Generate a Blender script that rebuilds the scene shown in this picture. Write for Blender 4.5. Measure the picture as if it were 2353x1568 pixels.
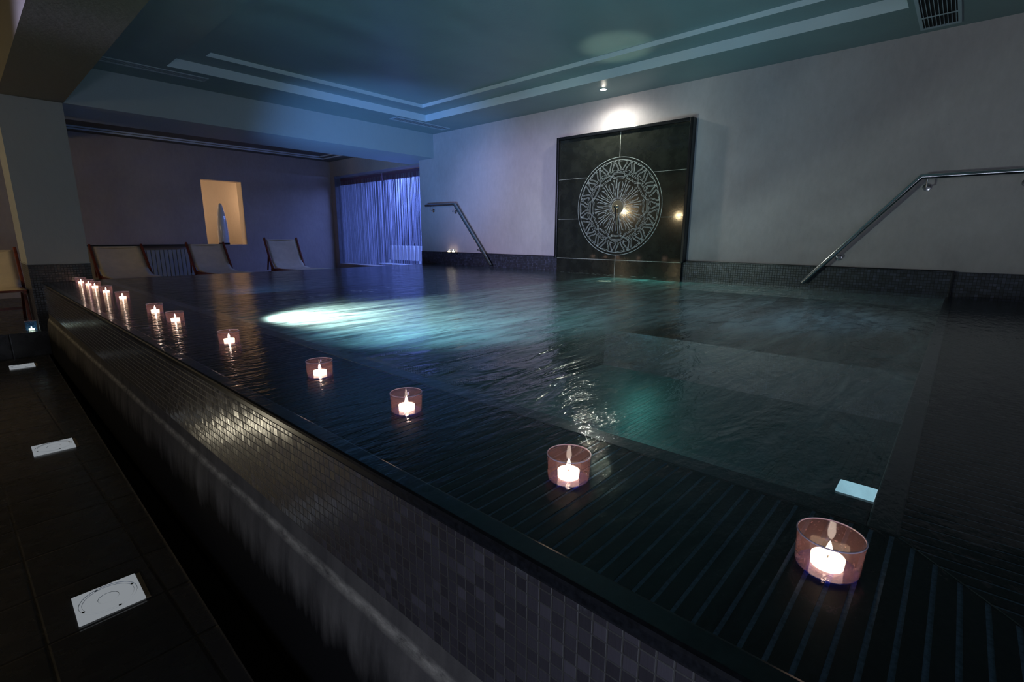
import bpy, bmesh, math, random
from mathutils import Vector, Matrix
random.seed(7)
PI = math.pi
scene = bpy.context.scene
for o in list(bpy.data.objects):
    bpy.data.objects.remove(o, do_unlink=True)
C = scene.collection

# world: X towards the long medallion wall, Y along it into the depth, Z up. Lower floor is z=0.
EYE = 1.25
def Z(r):
    return r + EYE

# ---------------------------------------------------------------- camera
cam_d = bpy.data.cameras.new('camera')
cam_d.sensor_width = 36.0
cam_d.lens = 1130.6 / 2353 * 36.0
cam_d.clip_start = 0.02
cam_d.clip_end = 60
cam = bpy.data.objects.new('camera', cam_d)
C.objects.link(cam)
W = ((0.66993208, -0.7424097, 0.00434161), (-0.15257485, -0.14339812, -0.97783327), (0.72657548, 0.65441945, -0.20934004))
cam.matrix_world = Matrix(((W[0][0], -W[1][0], -W[2][0], 0), (W[0][1], -W[1][1], -W[2][1], 0), (W[0][2], -W[1][2], -W[2][2], EYE), (0, 0, 0, 1)))
scene.camera = cam

# ---------------------------------------------------------------- world, exposure
wd = bpy.data.worlds.new('world')
scene.world = wd
wd.use_nodes = True
wd.node_tree.nodes['Background'].inputs[0].default_value = (0.02, 0.025, 0.035, 1)
wd.node_tree.nodes['Background'].inputs[1].default_value = 0.02
scene.view_settings.view_transform = 'Standard'
scene.view_settings.look = 'None'
scene.view_settings.exposure = 0.0
scene.view_settings.gamma = 1.0
scene.view_settings.use_curve_mapping = False
scene.cycles.use_denoising = True
scene.cycles.max_bounces = 7
scene.cycles.diffuse_bounces = 3
scene.cycles.glossy_bounces = 4
scene.cycles.transparent_max_bounces = 24
scene.cycles.sample_clamp_indirect = 3.0
scene.cycles.blur_glossy = 0.5

# ---------------------------------------------------------------- lights of the room and added fill
def light(name, kind, loc, power, col, radius=0.05, aim=None, size=None, spot=None, blend=0.5, parent=None, sy=None):
    d = bpy.data.lights.new(name, kind)
    d.energy = power
    d.color = col
    if kind == 'AREA':
        d.shape = 'RECTANGLE'
        d.size = size
        d.size_y = sy or size
    else:
        d.shadow_soft_size = radius
    if kind == 'SPOT':
        d.spot_size = math.radians(spot)
        d.spot_blend = blend
    o = bpy.data.objects.new(name, d)
    C.objects.link(o)
    o.location = loc
    if aim is not None:
        v = Vector(aim) - Vector(loc)
        o.rotation_euler = v.to_track_quat('-Z', 'Y').to_euler()
    if parent:
        o.parent = parent
        o.matrix_parent_inverse = Matrix.Translation(parent.location).inverted()
    return o

# downlight over the medallion
light('spot_lamp', 'SPOT', (5.42, 3.44, Z(1.685)), 44, (0.94, 1.0, 0.84), 0.018, aim=(5.50, 3.42, Z(0)), spot=158, blend=0.75)
# lamp at the bright patch, then unseen underwater lights added to brighten the room
light('underwater_lamp_or_fill', 'SPOT', (1.15, 3.28, Z(-0.80)), 340, (0.95, 1.0, 0.88), 0.05, aim=(2.6, 2.75, Z(-0.52)), spot=125, blend=0.9)
light('underwater_lamp_or_fill', 'SPOT', (1.13, 1.9, Z(-1.60)), 200, (0.38, 0.74, 0.92), 0.05, aim=(3.8, 3.4, Z(1.5)), spot=80, blend=0.9)
light('underwater_lamp_or_fill', 'SPOT', (1.13, 4.6, Z(-1.20)), 800, (0.20, 0.42, 1.0), 0.05, aim=(5.0, 7.0, Z(1.3)), spot=50, blend=1.0)
light('underwater_lamp_or_fill', 'SPOT', (3.6, 0.09, Z(-1.60)), 35, (0.45, 0.66, 0.98), 0.05, aim=(4.2, 3.4, Z(1.2)), spot=100, blend=0.9)
light('underwater_lamp_or_fill', 'SPOT', (5.30, 3.25, Z(-1.2)), 190, (1.0, 0.93, 0.66), 0.03, aim=(4.66, 2.84, Z(1.9)), spot=15, blend=0.7)  # added beam for the ceiling patch the downlight throws off the water
light('underwater_lamp_or_fill', 'POINT', (5.72, 2.9, Z(-0.95)), 20, (0.2, 0.9, 0.78), 0.10)
# blue room behind the thread curtain
light('alcove_lamp', 'AREA', (7.3, 8.4, Z(1.5)), 480, (0.20, 0.32, 1.0), aim=(6.4, 8.4, Z(-0.6)), size=0.5, sy=4.2)
# warm lamps in the passage on the left
light('passage_lamp', 'POINT', (-2.05, 7.69, Z(0.72)), 34, (1.0, 0.80, 0.46), 0.07)
light('passage_lamp', 'POINT', (-2.05, 5.98, Z(0.56)), 16, (1.0, 0.80, 0.46), 0.07)
# added unseen lights: violet fill on the long wall, soft fill from the near end
light('wall_fill', 'SPOT', (-1.9, 4.2, Z(1.15)), 1050, (0.57, 0.56, 1.0), 0.25, aim=(5.8, 4.8, Z(0.15)), spot=34, blend=1.0)
light('hall_fill', 'AREA', (2.2, -2.4, Z(0.7)), 6, (0.66, 0.78, 1.0), aim=(4.6, 7.0, Z(1.1)), size=1.4, sy=0.8)
light('hall_fill', 'AREA', (-1.3, -0.6, Z(-0.70)), 22, (0.72, 0.80, 1.0), aim=(0.54, 0.9, Z(-0.75)), size=0.5)
light('mosaic_glint_light', 'SPOT', (-0.13, 3.25, Z(-1.21)), 4.0, (1.0, 0.90, 0.66), 0.045, aim=(0.54, 1.55, Z(-0.60)), spot=44, blend=1.0)  # added low spot, unseen, that puts the highlight on the side mosaic
# lamps in the passage behind the wall opening
light('niche_lamp', 'POINT', (2.7, 11.6, Z(0.5)), 16, (1.0, 0.66, 0.40), 0.1)
light('niche_lamp', 'POINT', (4.9, 11.6, Z(0.7)), 16, (1.0, 0.66, 0.40), 0.1)

# ---------------------------------------------------------------- node helpers
def mat(name):
    m = bpy.data.materials.new(name)
    m.use_nodes = True
    nt = m.node_tree
    nt.nodes.clear()
    out = nt.nodes.new('ShaderNodeOutputMaterial')
    return m, nt, out
def N(nt, t, **kw):
    n = nt.nodes.new(t)
    for k, v in kw.items():
        if k.startswith('i_'):
            n.inputs[k[2:].replace('_', ' ')].default_value = v
        else:
            setattr(n, k, v)
    return n
def math_n(nt, op, a, b=None, c=None, clamp=False):
    n = nt.nodes.new('ShaderNodeMath')
    n.operation = op
    n.use_clamp = clamp
    for i, v in enumerate((a, b, c)):
        if v is None:
            continue
        if isinstance(v, (int, float)):
            n.inputs[i].default_value = v
        else:
            nt.links.new(v, n.inputs[i])
    return n.outputs[0]
def ramp(nt, src, stops):
    n = nt.nodes.new('ShaderNodeValToRGB')
    e = n.color_ramp.elements
    e[0].position, e[0].color = stops[0][0], stops[0][1]
    e[1].position, e[1].color = stops[1][0], stops[1][1]
    for p, c in stops[2:]:
        x = e.new(p)
        x.color = c
    nt.links.new(src, n.inputs[0])
    return n.outputs[0]
def g(v):
    return (v, v, v, 1)
def mixrgb(nt, fac, a, b):
    n = nt.nodes.new('ShaderNodeMix')
    n.data_type = 'RGBA'
    if isinstance(fac, (int, float)):
        n.inputs[0].default_value = fac
    else:
        nt.links.new(fac, n.inputs[0])
    for i, v in ((6, a), (7, b)):
        if isinstance(v, tuple):
            n.inputs[i].default_value = v
        else:
            nt.links.new(v, n.inputs[i])
    return n.outputs[2]
def fresnel(nt, ior, normal=None):
    """the same reflectance seen from either side of a thin sheet"""
    geo = nt.nodes.new('ShaderNodeNewGeometry')
    v = math_n(nt, 'SUBTRACT', ior, math_n(nt, 'MULTIPLY', geo.outputs['Backfacing'], ior - 1.0 / ior))
    fr = nt.nodes.new('ShaderNodeFresnel')
    nt.links.new(v, fr.inputs['IOR'])
    if normal:
        nt.links.new(normal, fr.inputs['Normal'])
    return fr
def coords(nt):
    return nt.nodes.new('ShaderNodeTexCoord').outputs['Object']
def mapping(nt, vec, scale=(1, 1, 1), rot=(0, 0, 0), loc=(0, 0, 0)):
    n = nt.nodes.new('ShaderNodeMapping')
    n.inputs['Scale'].default_value = scale
    n.inputs['Rotation'].default_value = rot
    n.inputs['Location'].default_value = loc
    nt.links.new(vec, n.inputs['Vector'])
    return n.outputs[0]
def noise(nt, vec, scale, detail=3, rough=0.5, dist=0.0):
    n = nt.nodes.new('ShaderNodeTexNoise')
    n.inputs['Scale'].default_value = scale
    n.inputs['Detail'].default_value = detail
    n.inputs['Roughness'].default_value = rough
    n.inputs['Distortion'].default_value = dist
    nt.links.new(vec, n.inputs['Vector'])
    return n.outputs['Fac']
def bump(nt, h, strength, dist, normal=None):
    n = nt.nodes.new('ShaderNodeBump')
    n.inputs['Strength'].default_value = strength
    n.inputs['Distance'].default_value = dist
    nt.links.new(h, n.inputs['Height'])
    if normal:
        nt.links.new(normal, n.inputs['Normal'])
    return n.outputs[0]
def principled(nt, out, col, rough, metal=0.0, spec=0.5, coat=0.0, normal=None):
    p = nt.nodes.new('ShaderNodeBsdfPrincipled')
    for k, v in (('Base Color', col), ('Roughness', rough), ('Metallic', metal), ('Specular IOR Level', spec), ('Coat Weight', coat)):
        if isinstance(v, (int, float, tuple)):
            p.inputs[k].default_value = v
        else:
            nt.links.new(v, p.inputs[k])
    if normal:
        nt.links.new(normal, p.inputs['Normal'])
    nt.links.new(p.outputs[0], out.inputs['Surface'])
    return p
def simple(name, col, rough=0.5, metal=0.0, spec=0.5, nscale=0, namt=0.1, bstr=0.0, coat=0.0):
    m, nt, out = mat(name)
    c = col + (1,)
    nrm = None
    if nscale:
        v = coords(nt)
        f = noise(nt, v, nscale, 4, 0.6)
        lo = tuple(max(0, x * (1 - namt)) for x in col) + (1,)
        hi = tuple(min(1, x * (1 + namt)) for x in col) + (1,)
        c = ramp(nt, f, [(0.3, lo), (0.7, hi)])
        if bstr:
            nrm = bump(nt, f, bstr, 0.01)
    principled(nt, out, c, rough, metal, spec, coat, nrm)
    return m

def plaster(name, col, rough=0.7, var=0.10):
    m, nt, out = mat(name)
    v = coords(nt)
    f1 = noise(nt, mapping(nt, v, (1, 1, 0.8)), 1.6, 6, 0.62, 0.4)
    f2 = noise(nt, mapping(nt, v, (1, 1, 0.45)), 22, 5, 0.6)
    f = math_n(nt, 'ADD', math_n(nt, 'MULTIPLY', f1, 0.65), math_n(nt, 'MULTIPLY', f2, 0.35))
    lo = tuple(x * (1 - var) for x in col) + (1,)
    hi = tuple(min(1, x * (1 + var)) for x in col) + (1,)
    c = ramp(nt, f, [(0.35, lo), (0.65, hi)])
    sp = noise(nt, v, 60, 2, 0.5)
    spk = math_n(nt, 'GREATER_THAN', sp, 0.74)
    c = mixrgb(nt, math_n(nt, 'MULTIPLY', spk, 0.35), c, tuple(x * 0.5 for x in col) + (1,))
    principled(nt, out, c, rough, spec=0.25, normal=bump(nt, f2, 0.25, 0.01))
    return m

def mosaic(name, axes, pitch=0.025, base=(0.018, 0.019, 0.026), hi=(0.05, 0.055, 0.08), rough=0.22, groutc=(0.012, 0.012, 0.013), streak=0.0, lime=False, bst=0.6, off=(0, 0), tl=0.35, coat=0.0, spec=0.6):
    """small glossy square tiles; axes = the two coordinates the grid runs in"""
    m, nt, out = mat(name)
    v = coords(nt)
    s = nt.nodes.new('ShaderNodeSeparateXYZ')
    nt.links.new(v, s.inputs[0])
    a, b = s.outputs[axes[0]], s.outputs[axes[1]]
    a = math_n(nt, 'DIVIDE', math_n(nt, 'ADD', a, 10 + off[0]), pitch)
    b = math_n(nt, 'DIVIDE', math_n(nt, 'ADD', b, 10 + off[1]), pitch)
    fa, fb = math_n(nt, 'FRACT', a), math_n(nt, 'FRACT', b)
    ea = math_n(nt, 'MINIMUM', fa, math_n(nt, 'SUBTRACT', 1.0, fa))
    eb = math_n(nt, 'MINIMUM', fb, math_n(nt, 'SUBTRACT', 1.0, fb))
    e = math_n(nt, 'MINIMUM', ea, eb)
    tile = math_n(nt, 'MULTIPLY', math_n(nt, 'SUBTRACT', e, 0.035), 22.0, clamp=True)
    cmb = nt.nodes.new('ShaderNodeCombineXYZ')
    nt.links.new(math_n(nt, 'FLOOR', a), cmb.inputs[0])
    nt.links.new(math_n(nt, 'FLOOR', b), cmb.inputs[1])
    wn = nt.nodes.new('ShaderNodeTexWhiteNoise')
    wn.noise_dimensions = '3D'
    nt.links.new(cmb.outputs[0], wn.inputs['Vector'])
    col = ramp(nt, wn.outputs['Value'], [(0.0, base + (1,)), (0.85, tuple((x + y) / 2 for x, y in zip(base, hi)) + (1,)), (1.0, hi + (1,))])
    c = mixrgb(nt, tile, groutc + (1,), col)
    if lime:
        n1 = noise(nt, mapping(nt, v, (1, 1, 1)), 9, 5, 0.7)
        zt = math_n(nt, 'SUBTRACT', s.outputs[2], Z(-0.56))
        up = math_n(nt, 'MULTIPLY', zt, 30, clamp=True)
        lm = math_n(nt, 'MULTIPLY', math_n(nt, 'MULTIPLY', math_n(nt, 'SUBTRACT', n1, 0.58), 6, clamp=True), up)
        c = mixrgb(nt, math_n(nt, 'MULTIPLY', lm, 0.6), c, (0.16, 0.18, 0.2, 1))
    # every tile sits at a slightly different angle
    tilt = math_n(nt, 'MULTIPLY', math_n(nt, 'SUBTRACT', wn.outputs['Value'], 0.5), math_n(nt, 'ADD', fa, fb))
    h = math_n(nt, 'ADD', tile, math_n(nt, 'MULTIPLY', tilt, tl))
    if streak:
        st = noise(nt, mapping(nt, v, (1, 1, 0.05)), 120, 3, 0.6)
        h = math_n(nt, 'ADD', h, math_n(nt, 'MULTIPLY', st, streak))
    rg = math_n(nt, 'SUBTRACT', 0.7, math_n(nt, 'MULTIPLY', tile, 0.7 - rough))
    principled(nt, out, c, rg, spec=spec, coat=coat, normal=bump(nt, h, bst, 0.0012))
    return m

M = {}
M['wall'] = plaster('lilac_plaster', (0.50, 0.445, 0.475))
M['rear_wall'] = plaster('grey_brown_plaster', (0.40, 0.36, 0.35))
M['smooth'] = plaster('smooth_paint', (0.34, 0.355, 0.37), 0.6, 0.03)
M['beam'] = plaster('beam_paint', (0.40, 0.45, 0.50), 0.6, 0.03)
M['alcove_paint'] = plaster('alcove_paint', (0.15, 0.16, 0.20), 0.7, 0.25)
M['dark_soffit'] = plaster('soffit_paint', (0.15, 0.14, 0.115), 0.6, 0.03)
M['niche_paint'] = plaster('warm_paint', (0.70, 0.62, 0.52), 0.7, 0.04)
M['ceiling'] = None
m, nt, out = mat('ceiling_satin_paint')
v = coords(nt)
f = noise(nt, v, 3.0, 4)
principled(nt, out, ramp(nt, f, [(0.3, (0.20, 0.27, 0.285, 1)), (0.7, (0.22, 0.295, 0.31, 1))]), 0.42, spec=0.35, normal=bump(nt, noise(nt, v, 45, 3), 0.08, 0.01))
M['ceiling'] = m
M['step'] = simple('ceiling_step_lit', (0.66, 0.74, 0.82), 0.5, spec=0.3)  # light caught by the upright step faces put into a paler colour
M['mos_x'] = mosaic('mosaic_on_pool_side', (1, 2), streak=1.6, lime=True, rough=0.20, tl=2.2, coat=0.0, base=(0.028, 0.026, 0.032), hi=(0.062, 0.058, 0.072), bst=0.6, spec=1.0)
M['mos_wx'] = mosaic('mosaic_on_long_wall', (1, 2), base=(0.016, 0.018, 0.03), hi=(0.07, 0.08, 0.13), rough=0.4, coat=0.0)
M['mos_y'] = mosaic('mosaic_on_cross_face', (0, 2), rough=0.25, base=(0.006, 0.006, 0.007), hi=(0.018, 0.018, 0.018), tl=1.5)
M['mos_z'] = mosaic('mosaic_on_pool_floor', (0, 1), pitch=0.05, base=(0.008, 0.022, 0.028), hi=(0.018, 0.042, 0.055), rough=0.5, bst=0.3)
M['granite_kerb'] = simple('black_granite', (0.008, 0.009, 0.012), 0.3, spec=0.3, nscale=90, namt=0.5)
M['slat'] = simple('black_slate_bar', (0.006, 0.007, 0.009), 0.6, spec=0.12, nscale=120, namt=0.4)
M['gap'] = simple('blue_grey_joint', (0.13, 0.19, 0.27), 0.8, spec=0.1, nscale=140, namt=0.35)
M['render'] = None
M['steel'] = simple('brushed_steel', (0.62, 0.63, 0.65), 0.18, 1.0)
M['shaded_steel'] = simple('steel_in_shade', (0.35, 0.35, 0.37), 0.22, 1.0)  # darker copy of the steel, shade put into its colour
M['white_plastic'] = simple('white_plastic', (0.75, 0.77, 0.78), 0.4, nscale=30, namt=0.05)
M['lit_plastic'] = None
M['vent_white'] = simple('vent_enamel', (0.42, 0.48, 0.55), 0.45)
M['black'] = simple('black_cavity', (0.004, 0.004, 0.005), 0.8)
M['canvas'] = simple('cream_canvas', (0.64, 0.54, 0.39), 0.9, nscale=7, namt=0.10, bstr=0.2)
M['red_wood'] = simple('reddish_hardwood', (0.16, 0.035, 0.018), 0.4, nscale=25, namt=0.4)
M['dark_shelf'] = simple('dark_shelf', (0.012, 0.012, 0.014), 0.4)
M['radiator'] = simple('radiator_enamel', (0.36, 0.42, 0.45), 0.4)
M['ceramic'] = simple('pale_glazed_ceramic', (0.72, 0.78, 0.80), 0.12, coat=0.6)
M['wax'] = None

# worn render under the tiles
m, nt, out = mat('worn_render_with_shade')
v = coords(nt)
s = nt.nodes.new('ShaderNodeSeparateXYZ')
nt.links.new(v, s.inputs[0])
n1 = noise(nt, mapping(nt, v, (1, 1, 3)), 14, 6, 0.7)
n2 = noise(nt, mapping(nt, v, (1, 2.5, 0.5)), 5, 5, 0.6)
band = math_n(nt, 'SUBTRACT', 1.0, math_n(nt, 'MULTIPLY', math_n(nt, 'ABSOLUTE', math_n(nt, 'SUBTRACT', s.outputs[2], Z(-0.885))), 60), clamp=True)
lime = math_n(nt, 'MULTIPLY', band, math_n(nt, 'MULTIPLY', math_n(nt, 'SUBTRACT', n1, 0.32), 2.4, clamp=True), clamp=True)
c = ramp(nt, n2, [(0.3, (0.050, 0.048, 0.050, 1)), (0.7, (0.095, 0.090, 0.088, 1))])
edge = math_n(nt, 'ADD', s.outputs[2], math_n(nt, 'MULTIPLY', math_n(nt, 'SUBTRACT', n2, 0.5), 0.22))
foot_shade = math_n(nt, 'MULTIPLY', math_n(nt, 'SUBTRACT', Z(-0.96), edge), 9, clamp=True)  # shade towards the gutter painted in below a noisy edge
c = mixrgb(nt, foot_shade, c, (0.006, 0.006, 0.007, 1))
c = mixrgb(nt, lime, c, (0.42, 0.40, 0.36, 1))
principled(nt, out, c, 0.85, spec=0.05, normal=bump(nt, n1, 0.5, 0.01))
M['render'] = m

# slate floor tiles
m, nt, out = mat('black_slate_floor')
v = coords(nt)
vm = mapping(nt, v, rot=(0, 0, math.radians(-1.1)))
s = nt.nodes.new('ShaderNodeSeparateXYZ')
nt.links.new(vm, s.inputs[0])
a = math_n(nt, 'DIVIDE', math_n(nt, 'ADD', s.outputs[0], 10 * 0.317 - 0.035), 0.317)
b = math_n(nt, 'DIVIDE', math_n(nt, 'ADD', s.outputs[1], 20 * 0.306 - 0.098), 0.306)
fa, fb = math_n(nt, 'FRACT', a), math_n(nt, 'FRACT', b)
e = math_n(nt, 'MINIMUM', math_n(nt, 'MINIMUM', fa, math_n(nt, 'SUBTRACT', 1.0, fa)), math_n(nt, 'MINIMUM', fb, math_n(nt, 'SUBTRACT', 1.0, fb)))
tile = math_n(nt, 'MULTIPLY', math_n(nt, 'SUBTRACT', e, 0.008), 60.0, clamp=True)
cmb = nt.nodes.new('ShaderNodeCombineXYZ')
nt.links.new(math_n(nt, 'FLOOR', a), cmb.inputs[0])
nt.links.new(math_n(nt, 'FLOOR', b), cmb.inputs[1])
wn = nt.nodes.new('ShaderNodeTexWhiteNoise')
nt.links.new(cmb.outputs[0], wn.inputs['Vector'])
cl = noise(nt, mapping(nt, vm, (1, 2, 1)), 7, 6, 0.6)
c = ramp(nt, wn.outputs['Value'], [(0, (0.014, 0.015, 0.016, 1)), (1, (0.026, 0.026, 0.027, 1))])
c = mixrgb(nt, tile, (0.004, 0.004, 0.004, 1), c)
hh = math_n(nt, 'ADD', math_n(nt, 'MULTIPLY', tile, 0.6), math_n(nt, 'MULTIPLY', cl, 0.8))
principled(nt, out, c, math_n(nt, 'ADD', 0.16, math_n(nt, 'MULTIPLY', cl, 0.22)), spec=0.5, normal=bump(nt, hh, 0.35, 0.004))
M['slate'] = m

# polished black granite of the panel, with fine pale specks
m, nt, out = mat('polished_black_granite')
v = coords(nt)
f = noise(nt, v, 6, 5, 0.65)
c = ramp(nt, f, [(0.35, (0.014, 0.015, 0.013, 1)), (0.7, (0.030, 0.032, 0.026, 1))])
sp = noise(nt, v, 130, 2, 0.5)
c = mixrgb(nt, math_n(nt, 'MULTIPLY', math_n(nt, 'GREATER_THAN', sp, 0.76), 0.6), c, (0.25, 0.25, 0.23, 1))
principled(nt, out, c, 0.06, spec=0.7, normal=bump(nt, f, 0.02, 0.01))
M['panel'] = m
M['engraving'] = simple('pale_engraved_line', (0.50, 0.54, 0.51), 0.5, nscale=18, namt=0.45)
M['joint'] = simple('pale_stone_joint', (0.45, 0.46, 0.42), 0.6, nscale=40, namt=0.3)
M['dull_joint'] = simple('mitre_joint', (0.10, 0.11, 0.10), 0.7, spec=0.1, nscale=20, namt=0.6)
M['brass'] = simple('dull_bronze_disc', (0.16, 0.15, 0.09), 0.35, 0.6)

def emis(name, col, st):
    m, nt, out = mat(name)
    e = nt.nodes.new('ShaderNodeEmission')
    e.inputs[0].default_value = col + (1,)
    e.inputs[1].default_value = st
    nt.links.new(e.outputs[0], out.inputs[0])
    return m
M['bulb'] = emis('lit_bulb', (1.0, 0.95, 0.82), 380)
M['warm_bulb'] = emis('warm_lit_shade', (1.0, 0.78, 0.5), 10)
M['flame'] = emis('candle_flame', (1.0, 0.84, 0.6), 16)
M['lit_plastic'] = emis('dim_lit_diffuser', (0.86, 0.93, 1.0), 0.26)
M['pool_lamp_glass'] = emis('lit_pool_lamp_glass', (0.55, 0.8, 0.95), 0.9)

# water surface
def water_mat(name, tint, rough, bumps, ior=1.33, calm=None):
    m, nt, out = mat(name)
    v = coords(nt)
    h = None
    for (sc, amp, dist, st) in bumps:
        n = noise(nt, mapping(nt, v, st, rot=(0, 0, math.radians(-48))), sc, 3, 0.5, dist)
        t = math_n(nt, 'MULTIPLY', n, amp)
        h = t if h is None else math_n(nt, 'ADD', h, t)
    nrm = bump(nt, h, 1.0, 1.0)
    fr = fresnel(nt, ior, nrm)
    tr = nt.nodes.new('ShaderNodeBsdfTransparent')
    tr.inputs[0].default_value = tint + (1,)
    gl = nt.nodes.new('ShaderNodeBsdfGlossy')
    gl.inputs['Roughness'].default_value = rough
    if calm:
        dn = nt.nodes.new('ShaderNodeVectorMath')
        dn.operation = 'DISTANCE'
        nt.links.new(mapping(nt, v, (1, 1, 0)), dn.inputs[0])
        dn.inputs[1].default_value = calm[0] + (0,)
        k = math_n(nt, 'DIVIDE', math_n(nt, 'SUBTRACT', dn.outputs['Value'], calm[1]), calm[2], clamp=True)
        nt.links.new(math_n(nt, 'ADD', calm[3], math_n(nt, 'MULTIPLY', k, rough - calm[3])), gl.inputs['Roughness'])
    gl.inputs['Color'].default_value = (1, 1, 1, 1)
    nt.links.new(nrm, gl.inputs['Normal'])
    mx = nt.nodes.new('ShaderNodeMixShader')
    nt.links.new(fr.outputs[0], mx.inputs[0])
    nt.links.new(tr.outputs[0], mx.inputs[1])
    nt.links.new(gl.outputs[0], mx.inputs[2])
    nt.links.new(mx.outputs[0], out.inputs[0])
    return m
M['ledge_water'] = water_mat('thin_water_over_grating', (0.86, 0.93, 0.96), 0.085, [(9, 0.0030, 0.3, (1, 3, 1)), (34, 0.0010, 0, (1, 2.2, 1)), (75, 0.0004, 0, (1, 1.6, 1))], calm=((0.8, 0.3), 1.0, 4.0, 0.022))
M['pool_water'] = water_mat('moving_pool_water', (0.66, 0.85, 0.87), 0.15, [(2.0, 0.014, 1.2, (1, 3.2, 1)), (7, 0.0035, 0.8, (1, 3.0, 1)), (40, 0.0010, 0.5, (1, 2.2, 1)), (80, 0.0004, 0, (1, 1.6, 1))], calm=((1.2, 0.4), 0.5, 2.0, 0.075))

# aerated water just under the surface
m, nt, out = mat('aerated_water')
v = coords(nt)
w1 = noise(nt, mapping(nt, v, (0.55, 2.6, 1), rot=(0, 0, math.radians(-48))), 1.5, 6, 0.6, 1.6)
w2 = noise(nt, mapping(nt, v, (0.5, 4.0, 1), rot=(0, 0, math.radians(-42))), 3.3, 5, 0.6, 0.8)
f = math_n(nt, 'ADD', math_n(nt, 'MULTIPLY', w1, 0.65), math_n(nt, 'MULTIPLY', w2, 0.35))
f = ramp(nt, f, [(0.39, g(0.13)), (0.62, g(0.52))])
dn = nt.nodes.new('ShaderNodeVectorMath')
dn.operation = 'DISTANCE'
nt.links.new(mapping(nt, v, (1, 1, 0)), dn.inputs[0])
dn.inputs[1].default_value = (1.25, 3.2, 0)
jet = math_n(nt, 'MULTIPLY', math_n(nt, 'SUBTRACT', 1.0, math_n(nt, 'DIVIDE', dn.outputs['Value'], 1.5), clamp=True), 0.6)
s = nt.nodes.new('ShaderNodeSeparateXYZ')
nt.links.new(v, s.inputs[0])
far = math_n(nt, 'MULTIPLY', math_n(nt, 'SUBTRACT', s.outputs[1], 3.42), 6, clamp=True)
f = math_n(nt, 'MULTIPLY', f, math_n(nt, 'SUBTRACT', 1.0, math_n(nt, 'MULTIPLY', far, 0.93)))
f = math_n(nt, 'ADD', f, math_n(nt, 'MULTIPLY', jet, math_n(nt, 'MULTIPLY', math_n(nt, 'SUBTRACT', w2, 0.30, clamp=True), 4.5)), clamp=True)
df = nt.nodes.new('ShaderNodeBsdfDiffuse')
df.inputs[0].default_value = (0.70, 0.74, 0.80, 1)
tl = nt.nodes.new('ShaderNodeBsdfTranslucent')
tl.inputs[0].default_value = (0.76, 0.90, 0.88, 1)
ms = nt.nodes.new('ShaderNodeMixShader')
ms.inputs[0].default_value = 0.55
nt.links.new(df.outputs[0], ms.inputs[1])
nt.links.new(tl.outputs[0], ms.inputs[2])
tr = nt.nodes.new('ShaderNodeBsdfTransparent')
mx = nt.nodes.new('ShaderNodeMixShader')
nt.links.new(f, mx.inputs[0])
nt.links.new(tr.outputs[0], mx.inputs[1])
nt.links.new(ms.outputs[0], mx.inputs[2])
nt.links.new(mx.outputs[0], out.inputs[0])
M['aerated'] = m

# coloured candle glass
def glass_mat(name, tint, body, bodyfac, speck=True, bodyrough=1.0):
    m, nt, out = mat(name)
    tr = nt.nodes.new('ShaderNodeBsdfTransparent')
    tr.inputs[0].default_value = tint + (1,)
    tl = nt.nodes.new('ShaderNodeBsdfTranslucent')
    tl.inputs[0].default_value = body + (1,)
    df = nt.nodes.new('ShaderNodeBsdfDiffuse')
    df.inputs[0].default_value = body + (1,)
    b = nt.nodes.new('ShaderNodeMixShader')
    b.inputs[0].default_value = 0.5
    nt.links.new(tl.outputs[0], b.inputs[1])
    nt.links.new(df.outputs[0], b.inputs[2])
    m1 = nt.nodes.new('ShaderNodeMixShader')
    nt.links.new(tr.outputs[0], m1.inputs[1])
    nt.links.new(b.outputs[0], m1.inputs[2])
    if speck:
        v = coords(nt)
        n = noise(nt, v, 260, 2, 0.6)
        fac = math_n(nt, 'ADD', bodyfac, math_n(nt, 'MULTIPLY', math_n(nt, 'GREATER_THAN', n, 0.68), 0.35))
        nt.links.new(fac, m1.inputs[0])
    else:
        m1.inputs[0].default_value = bodyfac
    gl = nt.nodes.new('ShaderNodeBsdfGlossy')
    gl.inputs['Roughness'].default_value = 0.06
    gl.inputs['Color'].default_value = (0.9, 0.85, 1, 1)
    fr = fresnel(nt, 1.4)
    m2 = nt.nodes.new('ShaderNodeMixShader')
    nt.links.new(fr.outputs[0], m2.inputs[0])
    nt.links.new(m1.outputs[0], m2.inputs[1])
    nt.links.new(gl.outputs[0], m2.inputs[2])
    nt.links.new(m2.outputs[0], out.inputs[0])
    return m
M['mauve_glass'] = glass_mat('mauve_glass', (0.92, 0.80, 0.90), (0.78, 0.42, 0.44), 0.16)
M['rim_glass'] = simple('pale_mauve_rim', (0.75, 0.62, 0.80), 0.15, spec=0.8)
M['blue_glass'] = glass_mat('cobalt_glass', (0.18, 0.28, 0.95), (0.05, 0.12, 0.9), 0.25, False)
M['aqua_glass'] = glass_mat('aqua_glass', (0.45, 0.75, 1.0), (0.1, 0.35, 0.9), 0.18)
M['globe_glass'] = glass_mat('globe_glass', (0.97, 0.96, 0.92), (0.8, 0.75, 0.6), 0.03, False)
M['clear_glass'] = glass_mat('clear_glass', (0.85, 0.95, 1.0), (0.5, 0.6, 0.7), 0.05)
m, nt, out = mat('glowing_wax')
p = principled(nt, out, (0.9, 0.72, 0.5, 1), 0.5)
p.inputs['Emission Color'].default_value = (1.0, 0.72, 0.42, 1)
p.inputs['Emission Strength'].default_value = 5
M['wax'] = m
M['thread'] = None
m, nt, out = mat('hanging_threads')
df = nt.nodes.new('ShaderNodeBsdfDiffuse')
df.inputs[0].default_value = (0.55, 0.55, 0.66, 1)
tl = nt.nodes.new('ShaderNodeBsdfTranslucent')
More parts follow.
